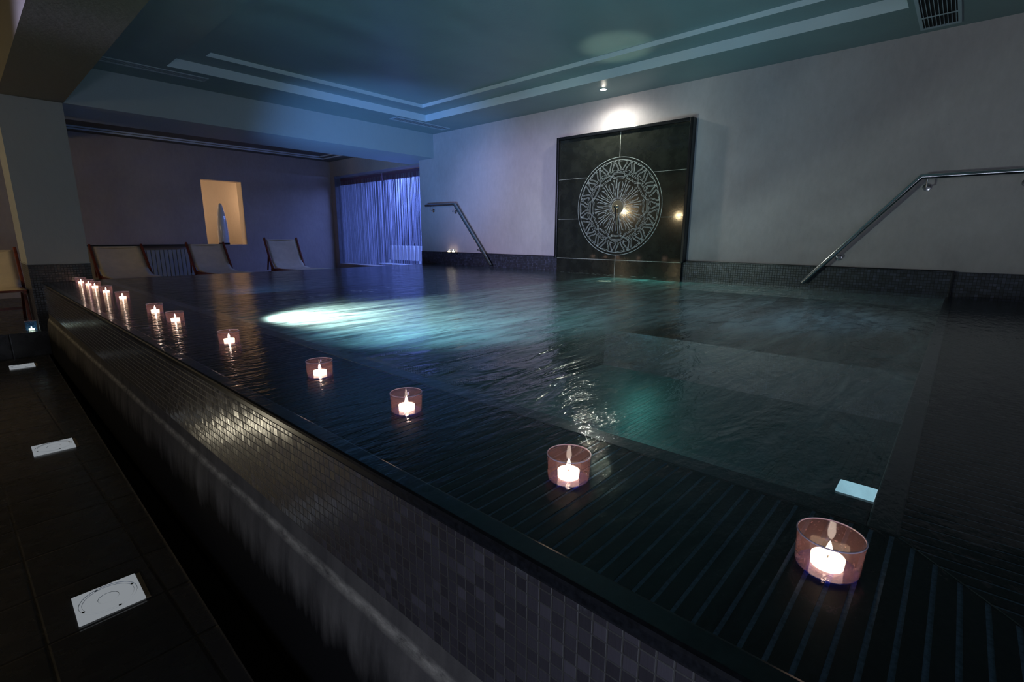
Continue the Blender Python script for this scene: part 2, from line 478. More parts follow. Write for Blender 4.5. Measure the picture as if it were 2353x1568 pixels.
tl.inputs[0].default_value = (0.6, 0.62, 0.8, 1)
mx = nt.nodes.new('ShaderNodeMixShader')
mx.inputs[0].default_value = 0.6
nt.links.new(df.outputs[0], mx.inputs[1])
nt.links.new(tl.outputs[0], mx.inputs[2])
nt.links.new(mx.outputs[0], out.inputs[0])
M['thread'] = m
M['valance'] = simple('plum_cloth_band', (0.13, 0.07, 0.12), 0.9)

# ---------------------------------------------------------------- mesh helpers
def box(bm, x0, x1, y0, y1, z0, z1, mi=0):
    vs = [bm.verts.new(p) for p in ((x0, y0, z0), (x1, y0, z0), (x1, y1, z0), (x0, y1, z0), (x0, y0, z1), (x1, y0, z1), (x1, y1, z1), (x0, y1, z1))]
    fs = [bm.faces.new([vs[i] for i in q]) for q in ((3, 2, 1, 0), (4, 5, 6, 7), (0, 1, 5, 4), (1, 2, 6, 5), (2, 3, 7, 6), (3, 0, 4, 7))]
    for f in fs:
        f.material_index = mi
    return vs
def quad(bm, pts, mi=0):
    f = bm.faces.new([bm.verts.new(p) for p in pts])
    f.material_index = mi
    return f
def obj(name, bm, mats, parent=None, smooth=False, bevel=0, loc=None):
    me = bpy.data.meshes.new(name)
    bm.normal_update()
    bm.to_mesh(me)
    bm.free()
    for mm in (mats if isinstance(mats, (list, tuple)) else [mats]):
        me.materials.append(M[mm])
    if smooth:
        for p in me.polygons:
            p.use_smooth = True
    o = bpy.data.objects.new(name, me)
    C.objects.link(o)
    if loc:
        o.location = loc
    if parent:
        o.parent = parent
    if bevel:
        b = o.modifiers.new('bevel', 'BEVEL')
        b.width = bevel
        b.segments = 2
        b.limit_method = 'ANGLE'
    if smooth:
        e = o.modifiers.new('split', 'EDGE_SPLIT')
        e.split_angle = math.radians(40)
    return o
def boxo(name, x0, x1, y0, y1, z0, z1, mats, parent=None, bevel=0):
    bm = bmesh.new()
    box(bm, x0, x1, y0, y1, z0, z1)
    return obj(name, bm, mats, parent, bevel=bevel)
def tag(o, label, cat, group=None, kind=None):
    if label:
        o['label'] = label
    if cat:
        o['category'] = cat
    if group:
        o['group'] = group
    if kind:
        o['kind'] = kind
    return o
def struct(o, label=None, cat=None):
    o['kind'] = 'structure'
    if label:
        o['label'] = label
        o['category'] = cat
    return o
def thing(name, loc, label, cat, group=None, rz=0):
    o = bpy.data.objects.new(name, None)
    o.empty_display_size = 0.05
    C.objects.link(o)
    o.location = loc
    o.rotation_euler = (0, 0, rz)
    return tag(o, label, cat, group)
def tube(bm, pts, r, n=14, mi=0, closed_ends=True):
    pts = [Vector(p) for p in pts]
    rs = r if isinstance(r, (list, tuple)) else [r] * len(pts)
    rings = []
    prev = None
    for i, p in enumerate(pts):
        if i == 0:
            d = pts[1] - p
        elif i == len(pts) - 1:
            d = p - pts[i - 1]
        else:
            d = (pts[i + 1] - p).normalized() + (p - pts[i - 1]).normalized()
        d.normalize()
        if prev is None:
            up = Vector((0, 0, 1)) if abs(d.z) < 0.9 else Vector((1, 0, 0))
            u = d.cross(up).normalized()
        else:
            u = (prev - d * prev.dot(d)).normalized()
        prev = u
        w = d.cross(u)
        k = 1.0
        if 0 < i < len(pts) - 1:
            a = (pts[i + 1] - p).normalized().dot((p - pts[i - 1]).normalized())
            k = 1.0 / max(0.5, math.sqrt((1 + a) / 2))
        # widen only across the bend
        bn = (pts[min(i + 1, len(pts) - 1)] - p).cross(p - pts[max(i - 1, 0)])
        ring = []
        for j in range(n):
            t = 2 * PI * j / n
            off = (u * math.cos(t) + w * math.sin(t)) * rs[i]
            if k > 1.001 and bn.length > 1e-9:
                b = bn.normalized()
                par = b * off.dot(b)
                off = par + (off - par) * k
            ring.append(bm.verts.new(p + off))
        rings.append(ring)
    for a, b in zip(rings, rings[1:]):
        for j in range(n):
            f = bm.faces.new((a[j], a[(j + 1) % n], b[(j + 1) % n], b[j]))
            f.material_index = mi
    if closed_ends:
        bm.faces.new(rings[0][::-1]).material_index = mi
        bm.faces.new(rings[-1]).material_index = mi
def lathe(bm, prof, n=32, c=(0, 0, 0), mi=0):
    rings = []
    for r, z in prof:
        if r < 1e-6:
            rings.append([bm.verts.new((c[0], c[1], c[2] + z))])
        else:
            rings.append([bm.verts.new((c[0] + r * math.cos(2 * PI * j / n), c[1] + r * math.sin(2 * PI * j / n), c[2] + z)) for j in range(n)])
    for a, b in zip(rings, rings[1:]):
        for j in range(n):
            k = (j + 1) % n
            if len(a) == 1 and len(b) == 1:
                continue
            if len(a) == 1:
                f = bm.faces.new((a[0], b[k], b[j]))
            elif len(b) == 1:
                f = bm.faces.new((a[j], a[k], b[0]))
            else:
                f = bm.faces.new((a[j], a[k], b[k], b[j]))
            f.material_index = mi
def beam(bm, a, b, w, h, side=None, mi=0):
    """rectangular bar from a to b, w across, h in the other direction"""
    a, b = Vector(a), Vector(b)
    d = (b - a).normalized()
    s = Vector(side) if side else (d.cross(Vector((0, 0, 1))) if abs(d.z) < 0.95 else Vector((1, 0, 0)))
    s = (s - d * s.dot(d)).normalized() * (w / 2)
    t = d.cross(s).normalized() * (h / 2)
    vs = [bm.verts.new(p + i * s + j * t) for p in (a, b) for i, j in ((-1, -1), (1, -1), (1, 1), (-1, 1))]
    for q in ((0, 1, 2, 3), (7, 6, 5, 4), (0, 4, 5, 1), (1, 5, 6, 2), (2, 6, 7, 3), (3, 7, 4, 0)):
        bm.faces.new([vs[i] for i in q]).material_index = mi
def copy_tree(o, parent=None):
    c = o.copy()
    C.objects.link(c)
    if parent:
        c.parent = parent
    for ch in list(o.children):
        copy_tree(ch, c)
    return c

XW, XE, XP, YN, YF = 5.8, 0.54, 1.09, 0.06, 7.10   # long wall, outer pool edge, pool side, near pool side, far pool edge
WT = Z(-0.5)
CEIL = Z(1.704)

# ---------------------------------------------------------------- floors
struct(boxo('floor', -2.2, 0.36, -3.0, 7.05, -0.06, 0.0, 'slate'))
# the edge of the tiling runs very slightly off the pool's line
bm = bmesh.new()
for (y0, y1) in ((-3.0, 7.05),):
    x0, x1 = 0.352 + 0.0174 * y0, 0.352 + 0.0174 * y1
    pts = [(0.30, y0), (x0, y0), (x1, y1), (0.30, y1)]
    vb = [bm.verts.new((x, y, -0.06)) for x, y in pts]
    vt = [bm.verts.new((x, y, 0.001)) for x, y in pts]
    bm.faces.new(vt)
    bm.faces.new(vb[::-1])
    for i in range(4):
        bm.faces.new((vb[i], vb[(i + 1) % 4], vt[(i + 1) % 4], vt[i]))
struct(obj('floor_edge', bm, 'slate'))
bm = bmesh.new()
x0, x1 = 0.352 - 0.0174 * 3.0, 0.352 + 0.0174 * 7.05
beam(bm, (x0, -3.0, 0.0), (x1, 7.05, 0.0), 0.004, 0.012)
struct(obj('trim_1', bm, 'shaded_steel'))
struct(boxo('gutter_bed', 0.28, 0.60, -3.0, 7.05, -0.2, -0.12, 'black'))
struct(boxo('floor_rear', -2.2, 7.9, 7.05, 12.2, -0.06, Z(-1.0), 'slate'))

# ---------------------------------------------------------------- pool body
# side wall with mosaic, ridge and worn render
bm = bmesh.new()
prof = [(0.54, -0.535, 0), (0.54, -0.825, 0)]
prof2 = [(0.54, -0.825), (0.539, -0.86), (0.535, -0.880), (0.524, -0.90), (0.516, -0.94), (0.511, -1.0), (0.508, -1.06), (0.507, -1.13), (0.507, -1.4)]
quad(bm, [(0.54, 7.08, Z(-0.535)), (0.54, 7.08, Z(-0.825)), (0.54, -1.2, Z(-0.825)), (0.54, -1.2, Z(-0.535))], 0)
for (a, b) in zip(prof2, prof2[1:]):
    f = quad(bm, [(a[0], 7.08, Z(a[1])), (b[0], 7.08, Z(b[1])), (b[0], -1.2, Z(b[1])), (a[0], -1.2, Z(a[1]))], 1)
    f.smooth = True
quad(bm, [(0.54, -1.2, Z(-0.535)), (0.54, -1.2, Z(-1.4)), (0.60, -1.2, Z(-1.4)), (0.60, -1.2, Z(-0.535))], 0)
quad(bm, [(0.60, 7.08, Z(-0.535)), (0.60, -1.2, Z(-0.535)), (0.60, -1.2, Z(-1.4)), (0.60, 7.08, Z(-1.4))], 0)
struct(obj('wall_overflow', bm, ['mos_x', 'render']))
# coping stones: outer edge, inner edge, near side
bm = bmesh.new()
box(bm, 0.534, 0.588, -1.2, 7.08, Z(-0.536), Z(-0.506))
obj_k = struct(obj('kerb_outer', bm, 'granite_kerb', bevel=0.008))
bm = bmesh.new()
box(bm, 1.027, XP, YN, 7.08, Z(-0.56), Z(-0.512))
struct(obj('kerb_inner', bm, 'granite_kerb', bevel=0.004))
bm = bmesh.new()
box(bm, 1.027, XW - 0.001, 0.012, YN, Z(-0.56), Z(-0.512))
struct(obj('kerb_near', bm, 'granite_kerb', bevel=0.004))
# mitre joint lines in the coping corner
bm = bmesh.new()
quad(bm, [(1.027, 0.010, Z(-0.5115)), (1.0295, 0.010, Z(-0.5115)), (XP, YN + 0.0, Z(-0.5115)), (XP - 0.0025, YN, Z(-0.5115))])
struct(obj('trim_2', bm, 'dull_joint'))

# gratings
def grating(name, side):
    bm = bmesh.new()
    p, w = 0.0300, 0.0068
    zt, zb = Z(-0.514), Z(-0.5157)
    if side:
        pl = [(0.588, -0.427), (1.027, 0.0115), (1.027, 7.08), (0.588, 7.08)]
        vb = [bm.verts.new((x, y_, Z(-0.56))) for x, y_ in pl]
        vt = [bm.verts.new((x, y_, zb)) for x, y_ in pl]
        bm.faces.new(vt).material_index = 1
        for i in range(4):
            bm.faces.new((vb[i], vb[(i + 1) % 4], vt[(i + 1) % 4], vt[i])).material_index = 1
        y = -0.427 + 0.0010
        while y < 7.07:
            # bar trimmed by the mitre line (x = 1.027 + (y - 0.012))
            ya, yb = y, y + p - w
            def xlim(yy):
                return min(1.027, max(0.589, 1.027 + (yy - 0.012)))
            xa, xb = xlim(ya), xlim(yb)
            if xa > 0.592:
                vb = [bm.verts.new(q) for q in ((0.589, ya, zb), (xa, ya, zb), (xb, yb, zb), (0.589, yb, zb))]
                vt = [bm.verts.new(q) for q in ((0.589, ya, zt), (xa, ya, zt), (xb, yb, zt), (0.589, yb, zt))]
                bm.faces.new(vt)
                for i in range(4):
                    bm.faces.new((vb[i], vb[(i + 1) % 4], vt[(i + 1) % 4], vt[i]))
            y += p
    else:
        vb = [bm.verts.new(q) for q in ((0.60, -0.425, Z(-0.56)), (XW - 0.002, -0.425, Z(-0.56)), (XW - 0.002, 0.0119, Z(-0.56)), (1.029, 0.0119, Z(-0.56)))]
        vt = [bm.verts.new((q.co.x, q.co.y, zb)) for q in vb]
        bm.faces.new(vt).material_index = 1
        for i in range(4):
            bm.faces.new((vb[i], vb[(i + 1) % 4], vt[(i + 1) % 4], vt[i])).material_index = 1
        x = 0.588 + 0.0010
        while x < XW - 0.03:
            xa, xb = x, x + p - w
            ya = -0.424
            def yt(xx):
                return min(0.0117, 0.0115 + (xx - 1.027))
            if yt(xa) > ya + 0.003:
                pl = [(xa, ya), (xb, ya), (xb, yt(xb)), (xa, yt(xa))]
                vb = [bm.verts.new((q[0], q[1], zb)) for q in pl]
                vt = [bm.verts.new((q[0], q[1], zt)) for q in pl]
                bm.faces.new(vt)
                for i in range(4):
                    bm.faces.new((vb[i], vb[(i + 1) % 4], vt[(i + 1) % 4], vt[i]))
            x += p
    return obj(name, bm, ['slat', 'gap'])
tag(grating('overflow_grating', True), 'long black slatted overflow grating under the row of floating candles', 'grating')
tag(grating('overflow_grating', False), 'black slatted overflow grating meeting the other at a mitred corner', 'grating')
bm = bmesh.new()
quad(bm, [(0.60, -0.414, Z(-0.5132)), (0.6035, -0.4155, Z(-0.5132)), (1.028, 0.0105, Z(-0.5132)), (1.0255, 0.0115, Z(-0.5132))])
struct(obj('trim_3', bm, 'dull_joint'))
# near body of the pool
struct(boxo('wall_near_pool', 0.60, XW, -1.2, -0.43, Z(-1.4), Z(-0.512), 'granite_kerb'))

# basin
bm = bmesh.new()
ZB, ZS = Z(-1.75), Z(-0.98)
YS = 3.50
quad(bm, [(XP, YN, ZB), (XW, YN, ZB), (XW, YS, ZB), (XP, YS, ZB)], 0)
quad(bm, [(XP, YN, Z(-0.56)), (XP, YN, ZB), (XP, YS, ZB), (XP, YS, Z(-0.56))], 1)
quad(bm, [(XP, YN, Z(-0.56)), (XW, YN, Z(-0.56)), (XW, YN, ZB), (XP, YN, ZB)], 2)
quad(bm, [(XP, YS, ZS), (XP, YS, ZB), (XW, YS, ZB), (XW, YS, ZS)], 2)
quad(bm, [(XP, YS, Z(-1.3)), (XW, YS, Z(-1.3)), (XW, YF, Z(-1.3)), (XP, YF, Z(-1.3))], 0)
quad(bm, [(XP, YS, Z(-0.56)), (XP, YS, Z(-1.3)), (XP, YF, Z(-1.3)), (XP, YF, Z(-0.56))], 1)
quad(bm, [(XP, YF, Z(-0.502)), (XP, YF, Z(-1.3)), (XW, YF, Z(-1.3)), (XW, YF, Z(-0.502))], 2)
quad(bm, [(XW, YN, Z(-0.5)), (XW, YF, Z(-0.5)), (XW, YF, ZB), (XW, YN, ZB)], 1)
struct(obj('pool_basin', bm, ['mos_z', 'mos_wx', 'mos_y']))
struct(boxo('kerb_far', 0.96, XW, YF + 0.0, YF + 0.08, Z(-1.0), Z(-0.503), 'granite_kerb', bevel=0.004))

# water
def sheet(name, rects, z, m):
    bm = bmesh.new()
    for (x0, x1, y0, y1) in rects:
        quad(bm, [(x0, y0, z), (x1, y0, z), (x1, y1, z), (x0, y1, z)])
    return obj(name, bm, m)
tag(sheet('ledge_water', [(0.537, XP, -1.1, YF), (XP, XW - 0.03, -1.1, YN)], WT, 'ledge_water'), 'thin still sheet of water over the black overflow gratings', 'water', kind='stuff')
tag(sheet('pool_water', [(XP, XW - 0.03, YN, YF)], WT, 'pool_water'), 'moving blue green water filling the pool', 'water', kind='stuff')
tag(sheet('bubble_swirls', [(XP + 0.002, XW - 0.031, YN + 0.002, YF - 0.002)], Z(-0.53), 'aerated'), 'pale swirling aerated water lit from below in the pool', 'bubbles', kind='stuff')

# flecks of foam where the jets break the surface
M['foam'] = simple('white_foam', (0.8, 0.85, 0.85), 0.6)
bm = bmesh.new()
rnd = random.Random(5)
def fleck(x, y, a, l, w):
    n = 9
    ca, sa = math.cos(a), math.sin(a)
    vs = []
    for j in range(n):
        t = 2 * PI * j / n
        r = rnd.uniform(0.6, 1.1)
        u, v_ = l * math.cos(t) * r, w * math.sin(t) * r
        vs.append(bm.verts.new((x + u * ca - v_ * sa, y + u * sa + v_ * ca, WT + 0.0015)))
    bm.faces.new(vs)
for i in range(46):
    fleck(XW - 0.05 - abs(rnd.gauss(0, 0.09)), rnd.uniform(2.7, 4.25), 1.57 + rnd.uniform(-0.3, 0.3), rnd.uniform(0.01, 0.05), rnd.uniform(0.003, 0.007))
for i in range(34):
    k = rnd.random()
    fleck(1.35 + k * 1.4 + rnd.uniform(-0.1, 0.1), 3.86 + 0.22 * k + rnd.gauss(0, 0.05), -0.75 + rnd.uniform(-0.25, 0.25), rnd.uniform(0.01, 0.045), rnd.uniform(0.002, 0.006))
tag(obj('foam_flecks', bm, 'foam'), 'small white foam flecks under the medallion and beyond the bright patch', 'foam', kind='stuff')

# ---------------------------------------------------------------- walls
struct(boxo('wall_right', XW, XW + 0.2, -3.0, 7.49, 0, Z(1.9), 'wall'))
# mosaic band with its little ledge; flush stretch towards the camera
bm = bmesh.new()
box(bm, XW - 0.03, XW - 0.0005, 0.045, 6.70, Z(-0.62), Z(-0.292), 0)
box(bm, XW - 0.012, XW - 0.0005, 6.70, 7.49, Z(-0.62), Z(-0.286), 0)
box(bm, XW - 0.008, XW - 0.0005, -3.0, 0.03, Z(-0.62), Z(-0.292), 0)
struct(obj('baseboard_right', bm, 'mos_wx'))
bm = bmesh.new()
box(bm, XW - 0.034, XW - 0.0005, 0.042, 6.70, Z(-0.2915), Z(-0.283), 0)
box(bm, XW - 0.036, XW - 0.0005, 0.030, 0.045, Z(-0.62), Z(-0.283), 0)
struct(obj('trim_4', bm, 'granite_kerb', bevel=0.002))

# pillar and beams
struct(boxo('pillar', 0.457, 0.948, 7.08, 7.83, Z(-0.305), Z(1.8), 'smooth'))
bm = bmesh.new()
box(bm, 0.455, 0.950, 7.075, 7.835, 0, Z(-0.312), 0)
bm.normal_update()
for f in bm.faces:
    if abs(f.normal.x) > 0.5:
        f.material_index = 1
struct(obj('pillar_base', bm, ['mos_y', 'mos_wx']))
struct(boxo('trim_5', 0.447, 0.958, 7.068, 7.84, Z(-0.314), Z(-0.303), 'smooth', bevel=0.003))
struct(boxo('beam_cross', 0.95, 6.2, 7.08, 8.03, Z(1.315), Z(1.9), 'beam'))
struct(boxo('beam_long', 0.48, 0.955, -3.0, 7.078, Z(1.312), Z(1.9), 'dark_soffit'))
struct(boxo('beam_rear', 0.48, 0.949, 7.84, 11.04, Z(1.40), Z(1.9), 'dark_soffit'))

# rear wall with the opening
bm = bmesh.new()
YR = 11.05
nx0, nx1, nz0, nz1 = 3.315, 4.05, Z(-0.205), Z(1.04)
box(bm, -2.2, nx0, YR, YR + 0.25, 0.0, Z(1.9))
box(bm, nx1, 6.6, YR, YR + 0.25, 0.0, Z(1.9))
box(bm, nx0, nx1, YR, YR + 0.25, 0.0, nz0)
box(bm, nx0, nx1, YR, YR + 0.25, nz1, Z(1.9))
struct(obj('wall_rear', bm, 'rear_wall'))
bm = bmesh.new()
t = 0.004
box(bm, nx0 - 0.0, nx0 + t, YR + 0.004, YR + 0.25, nz0, nz1)
box(bm, nx1 - t, nx1, YR + 0.004, YR + 0.25, nz0, nz1)
box(bm, nx0 + t, nx1 - t, YR + 0.004, YR + 0.25, nz1 - t, nz1)
box(bm, nx0 + t, nx1 - t, YR + 0.004, YR + 0.25, nz0, nz0 + t)
struct(obj('window_1', bm, 'niche_paint'))
struct(boxo('wall_passage', 2.0, 5.6, 12.0, 12.1, 0, Z(1.9), 'niche_paint'))
struct(boxo('ceiling_passage', 2.0, 5.6, YR + 0.25, 12.0, Z(1.8), Z(1.9), 'niche_paint'))

# recessed wall with the curtained opening
XR = 6.0
bm = bmesh.new()
box(bm, XR, XR + 0.25, 10.88, YR, Z(-1.0), Z(1.9))
box(bm, XR, XR + 0.25, 7.49, 10.88, Z(1.30), Z(1.9))
box(bm, XR, XR + 0.25, 7.49, 10.88, Z(-1.0), Z(-0.655))
struct(obj('wall_recess', bm, 'rear_wall'))
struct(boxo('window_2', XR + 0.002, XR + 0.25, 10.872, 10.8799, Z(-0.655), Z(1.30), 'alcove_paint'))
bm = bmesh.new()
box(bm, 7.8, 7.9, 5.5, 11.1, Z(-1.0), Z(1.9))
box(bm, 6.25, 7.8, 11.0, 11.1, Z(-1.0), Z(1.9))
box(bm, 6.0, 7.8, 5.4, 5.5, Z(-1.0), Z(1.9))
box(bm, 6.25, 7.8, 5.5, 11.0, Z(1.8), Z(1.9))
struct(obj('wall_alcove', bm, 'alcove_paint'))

# ceilings: coffer over the pool, rear coffer, corridor
def coffer(name, X0, X1, Y0, Y1, openings, zs, mats):
    """flat border at zs[0], then each opening steps up"""
    bm = bmesh.new()
    outer = (X0, X1, Y0, Y1)
    for k, op in enumerate(openings + [None]):
        z = zs[k]
        x0, x1, y0, y1 = outer
        if op is None:
            quad(bm, [(x0, y0, z), (x0, y1, z), (x1, y1, z), (x1, y0, z)], 0)
            break
        a0, a1, b0, b1 = op
        quad(bm, [(x0, y0, z), (x0, y1, z), (a0, b1, z), (a0, b0, z)], 0)
        quad(bm, [(a1, b0, z), (a1, b1, z), (x1, y1, z), (x1, y0, z)], 0)
        quad(bm, [(x0, y0, z), (a0, b0, z), (a1, b0, z), (x1, y0, z)], 0)
        quad(bm, [(a0, b1, z), (x0, y1, z), (x1, y1, z), (a1, b1, z)], 0)
        zz = zs[k + 1]
        c4 = [(a0, b0), (a1, b0), (a1, b1), (a0, b1)]
        for i in range(4):
            p, q = c4[i], c4[(i + 1) % 4]
            quad(bm, [(p[0], p[1], z), (q[0], q[1], z), (q[0], q[1], zz), (p[0], p[1], zz)], 1)
        outer = op
    return struct(obj(name, bm, mats))
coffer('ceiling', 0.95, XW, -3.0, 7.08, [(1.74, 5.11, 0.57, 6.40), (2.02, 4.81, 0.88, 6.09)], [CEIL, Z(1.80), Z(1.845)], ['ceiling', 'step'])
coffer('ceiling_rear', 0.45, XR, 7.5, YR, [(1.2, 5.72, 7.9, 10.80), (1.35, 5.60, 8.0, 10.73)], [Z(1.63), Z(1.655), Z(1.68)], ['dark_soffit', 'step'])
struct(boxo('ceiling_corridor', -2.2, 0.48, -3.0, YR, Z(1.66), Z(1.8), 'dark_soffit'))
struct(boxo('wall_left', -2.4, -2.2, -3.0, YR + 0.2, 0, Z(1.8), 'rear_wall'))
struct(boxo('wall_near', -2.4, XW, -3.2, -3.0, 0, Z(1.9), 'wall'))
struct(boxo('roof_slab', -2.4, 7.9, -3.2, 12.2, Z(1.95), Z(2.05), 'black'))

# ---------------------------------------------------------------- medallion panel
PX = 5.725
t = thing('medallion_panel', (PX, 3.38, Z(-0.5)), 'framed black granite panel engraved with a round medallion on the long wall', 'wall panel')
def P(x, y, z):
    return (x - PX, y - 3.38, z - Z(-0.5))
def lbox(bm, x0, x1, y0, y1, z0, z1, mi=0):
    a, b = P(x0, y0, z0), P(x1, y1, z1)
    box(bm, a[0], b[0], a[1], b[1], a[2], b[2], mi)
Y0, Y1, ZT = 2.433, 4.332, Z(1.305)
bm = bmesh.new()
lbox(bm, PX, XW - 0.001, Y0 + 0.03, Y1 - 0.03, Z(-0.62), ZT - 0.03)
obj('granite_slab', bm, 'panel', t)
bm = bmesh.new()
lbox(bm, PX - 0.028, XW - 0.001, Y0, Y0 + 0.04, Z(-0.305), ZT)
lbox(bm, PX - 0.028, XW - 0.001, Y1 - 0.04, Y1, Z(-0.305), ZT)
lbox(bm, PX - 0.028, XW - 0.001, Y0 + 0.04, Y1 - 0.04, ZT - 0.04, ZT)
obj('frame', bm, 'granite_kerb', t, bevel=0.008)
sx = PX / 5.8
MY, MZ = 3.40 * sx, 0.37 * sx
RO = 0.612 * sx
jx0, jx1 = PX - 0.0012, PX + 0.001
def joint_box(y0, y1, z0, z1):
    bm = bmesh.new()
    lbox(bm, jx0, jx1, y0, y1, z0, z1)
    obj('joint_line', bm, 'joint', t)
def joint_h(y0, y1, z, w=0.004):
    joint_box(y0, y1, z - w / 2, z + w / 2)
for zz, in ((0.765 * sx,), (0.230 * sx,)):
    dy = math.sqrt(max(0, RO ** 2 - (zz - MZ) ** 2))
    joint_h(Y0 + 0.04, MY - dy, Z(zz))
    joint_h(MY + dy, Y1 - 0.04, Z(zz))
joint_h(Y0 + 0.03, Y1 - 0.03, Z(-0.305), 0.006)
joint_box(MY - 0.003, MY + 0.003, Z(MZ + RO), ZT - 0.04)
joint_box(MY - 0.003, MY + 0.003, Z(-0.5), Z(MZ - RO))
bm = bmesh.new()
EX = -0.0015
def mp(r, th):
    return Vector((EX, (MY - 3.38) - r * math.sin(th), MZ + 0.5 + r * math.cos(th)))
def line(pts, w=0.0042):
    P3 = [mp(*p) for p in pts]
    for a, b in zip(P3, P3[1:]):
        d = (b - a)
        if d.length < 1e-5:
            continue
        n = Vector((0, -d.z, d.y)).normalized() * w / 2
        e = d.normalized() * w * 0.3
        bm.faces.new([bm.verts.new(q) for q in (a - e - n, b + e - n, b + e + n, a - e + n)])
def ring(r, w=0.005, n=120):
    line([(r, 2 * PI * i / n) for i in range(n + 1)], w)
ring(RO, 0.006)
ring(RO * 0.945, 0.0045)
ring(0.086, 0.006, 40)
ns = 24
for k in range(ns):
    c = 2 * PI * (k + 0.5) / ns
    hw = PI / ns
    big = k % 2 == 0
    for sgn in (-1, 1):
        for q in (0.0, 0.24):
            if big:
                line([(0.100, c + sgn * hw * (0.62 - q)), (0.190, c + sgn * hw * (0.34 + q * 0.5)), (0.222, c + sgn * hw * (0.92 - q)), (0.290, c + sgn * hw * (0.92 - q)), (0.310 - 0.06 * q, c + sgn * hw * 0.35)], 0.0032)
            else:
                line([(0.100, c + sgn * hw * (0.62 - q)), (0.205, c + sgn * hw * (0.86 - q)), (0.238, c + sgn * hw * (0.34 + q * 0.5)), (0.335 - 0.06 * q, c + sgn * hw * (0.34 + q * 0.5)), (0.335 - 0.06 * q, c + sgn * hw * 0.80)], 0.0032)
nb = 12
for k in range(nb):
    c = 2 * PI * (k + 0.5) / nb
    hw = PI / nb
    for q in (0, 0.015):
        line([(0.356 + q, c - hw), (0.352 + q, c - hw * 0.5), (0.408 + q, c + hw * 0.35), (0.404 + q, c + hw)], 0.0030)
        line([(0.404 + q, c - hw), (0.408 + q, c - hw * 0.35), (0.352 + q, c + hw * 0.5), (0.356 + q, c + hw)], 0.0030)
    line([(0.348, c - hw * 0.35), (0.385, c), (0.348, c + hw * 0.35)], 0.0030)
no = 30
for k in range(no):
    c = 2 * PI * k / no
    hw = PI / no
    s = 1 if k % 2 else -1
    for q in (-0.62, -0.40, 0.18, 0.40):
        line([(0.446, c + hw * (q - 0.25 * s)), (0.470, c + hw * (q - 0.25 * s)), (0.540, c + hw * (q + 0.45 * s)), (0.566, c + hw * (q + 0.45 * s))], 0.0032)
    line([(0.566, c + hw * (0.40 + 0.45 * s)), (0.553, c + hw * (0.75 + 0.45 * s)), (0.566, c + hw * (1.38 - 0.45 * s))], 0.0030)
    line([(0.446, c + hw * (0.40 - 0.25 * s)), (0.458, c + hw * (0.85 - 0.25 * s)), (0.446, c + hw * (1.38 + 0.25 * s))], 0.0030)
    line([(0.432, c - hw * 0.8), (0.440, c), (0.432, c + hw * 0.8)], 0.0030)
obj('engraved_medallion', bm, 'engraving', t)
bm = bmesh.new()
cv = mp(0, 0)
prev = None
disc = [bm.verts.new(mp(0.082, 2 * PI * i / 36) + Vector((-0.001, 0, 0))) for i in range(36)]
bm.faces.new(disc)
obj('hub_disc', bm, 'brass', t)
bm = bmesh.new()
tube(bm, [mp(0, 0), mp(0, 0) + Vector((-0.060, 0, 0)), mp(0, 0) + Vector((-0.068, 0, -0.004))], [0.014, 0.012, 0.013], 16)
tube(bm, [mp(0, 0) + Vector((-0.003, 0, 0)), mp(0, 0) + Vector((-0.009, 0, 0))], [0.024, 0.022], 20)
obj('water_spout', bm, 'steel', t, smooth=True)
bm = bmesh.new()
tube(bm, [mp(0, 0) + Vector((-0.045, 0, -0.010)), mp(0, 0) + Vector((-0.040, 0, -0.335))], 0.0075, 10)  # solid bar in place of the shadow the spout casts on the panel
obj('spout_shadow_bar', bm, 'black', t, smooth=True)

# ---------------------------------------------------------------- handrails
RX = XW - 0.085
def railpt(y, z):
    k = RX / 5.8
    return (RX, y * k, Z(z * k))
def handrail(label, pts, brackets):
    base = pts[0]
    t = thing('handrail', (XW, base[1], base[2]), label, 'handrail')
    L = Vector((XW, base[1], base[2]))
    bm = bmesh.new()
    tube(bm, [Vector(p) - L for p in pts], 0.0225, 20)
    obj('rail', bm, 'steel', t, smooth=True)
    for (p, drop) in brackets:
        p = Vector(p)
        q = p + Vector(drop)
        bm = bmesh.new()
        tube(bm, [p - L, q - L + Vector((0, 0, 0.006)), q - L, Vector((XW - 0.004, q.y, q.z)) - L], 0.0065, 10)
        b = obj('bracket', bm, 'steel', t, smooth=True)
        bm = bmesh.new()
        tube(bm, [Vector((XW - 0.0125, q.y, q.z)) - L, Vector((XW - 0.011, q.y, q.z)) - L, Vector((XW - 0.0005, q.y, q.z)) - L], [0.022, 0.030, 0.031], 20)
        obj('rosette', bm, 'steel', b, smooth=True)
e0, e1, e2 = railpt(7.344, 0.523), railpt(6.563, 0.519), railpt(5.696, -0.475)
handrail('shorter stainless handrail by the curtained opening, sloping into the far water', [e0, e1, e2],
         [((RX, 7.11, e0[2] - 0.02), (0, 0, -0.065)), ((RX, 6.50, e1[2] - 0.09), (0, 0.02, -0.03)), ((RX, 5.90, Z(-0.215)), (0.0, 0.02, -0.02))])
r0, r1, r2 = railpt(-0.75, 0.524), railpt(0.366, 0.525), railpt(1.190, -0.463)
handrail('longer stainless handrail running out of view, sloping down into the near water', [r0, r1, r2],
         [((RX, 0.318, r1[2] - 0.02), (0, 0, -0.065)), ((RX, 0.93, Z(-0.15)), (0.0, -0.03, -0.045)), ((RX, -0.30, r1[2] - 0.02), (0, 0, -0.065))])

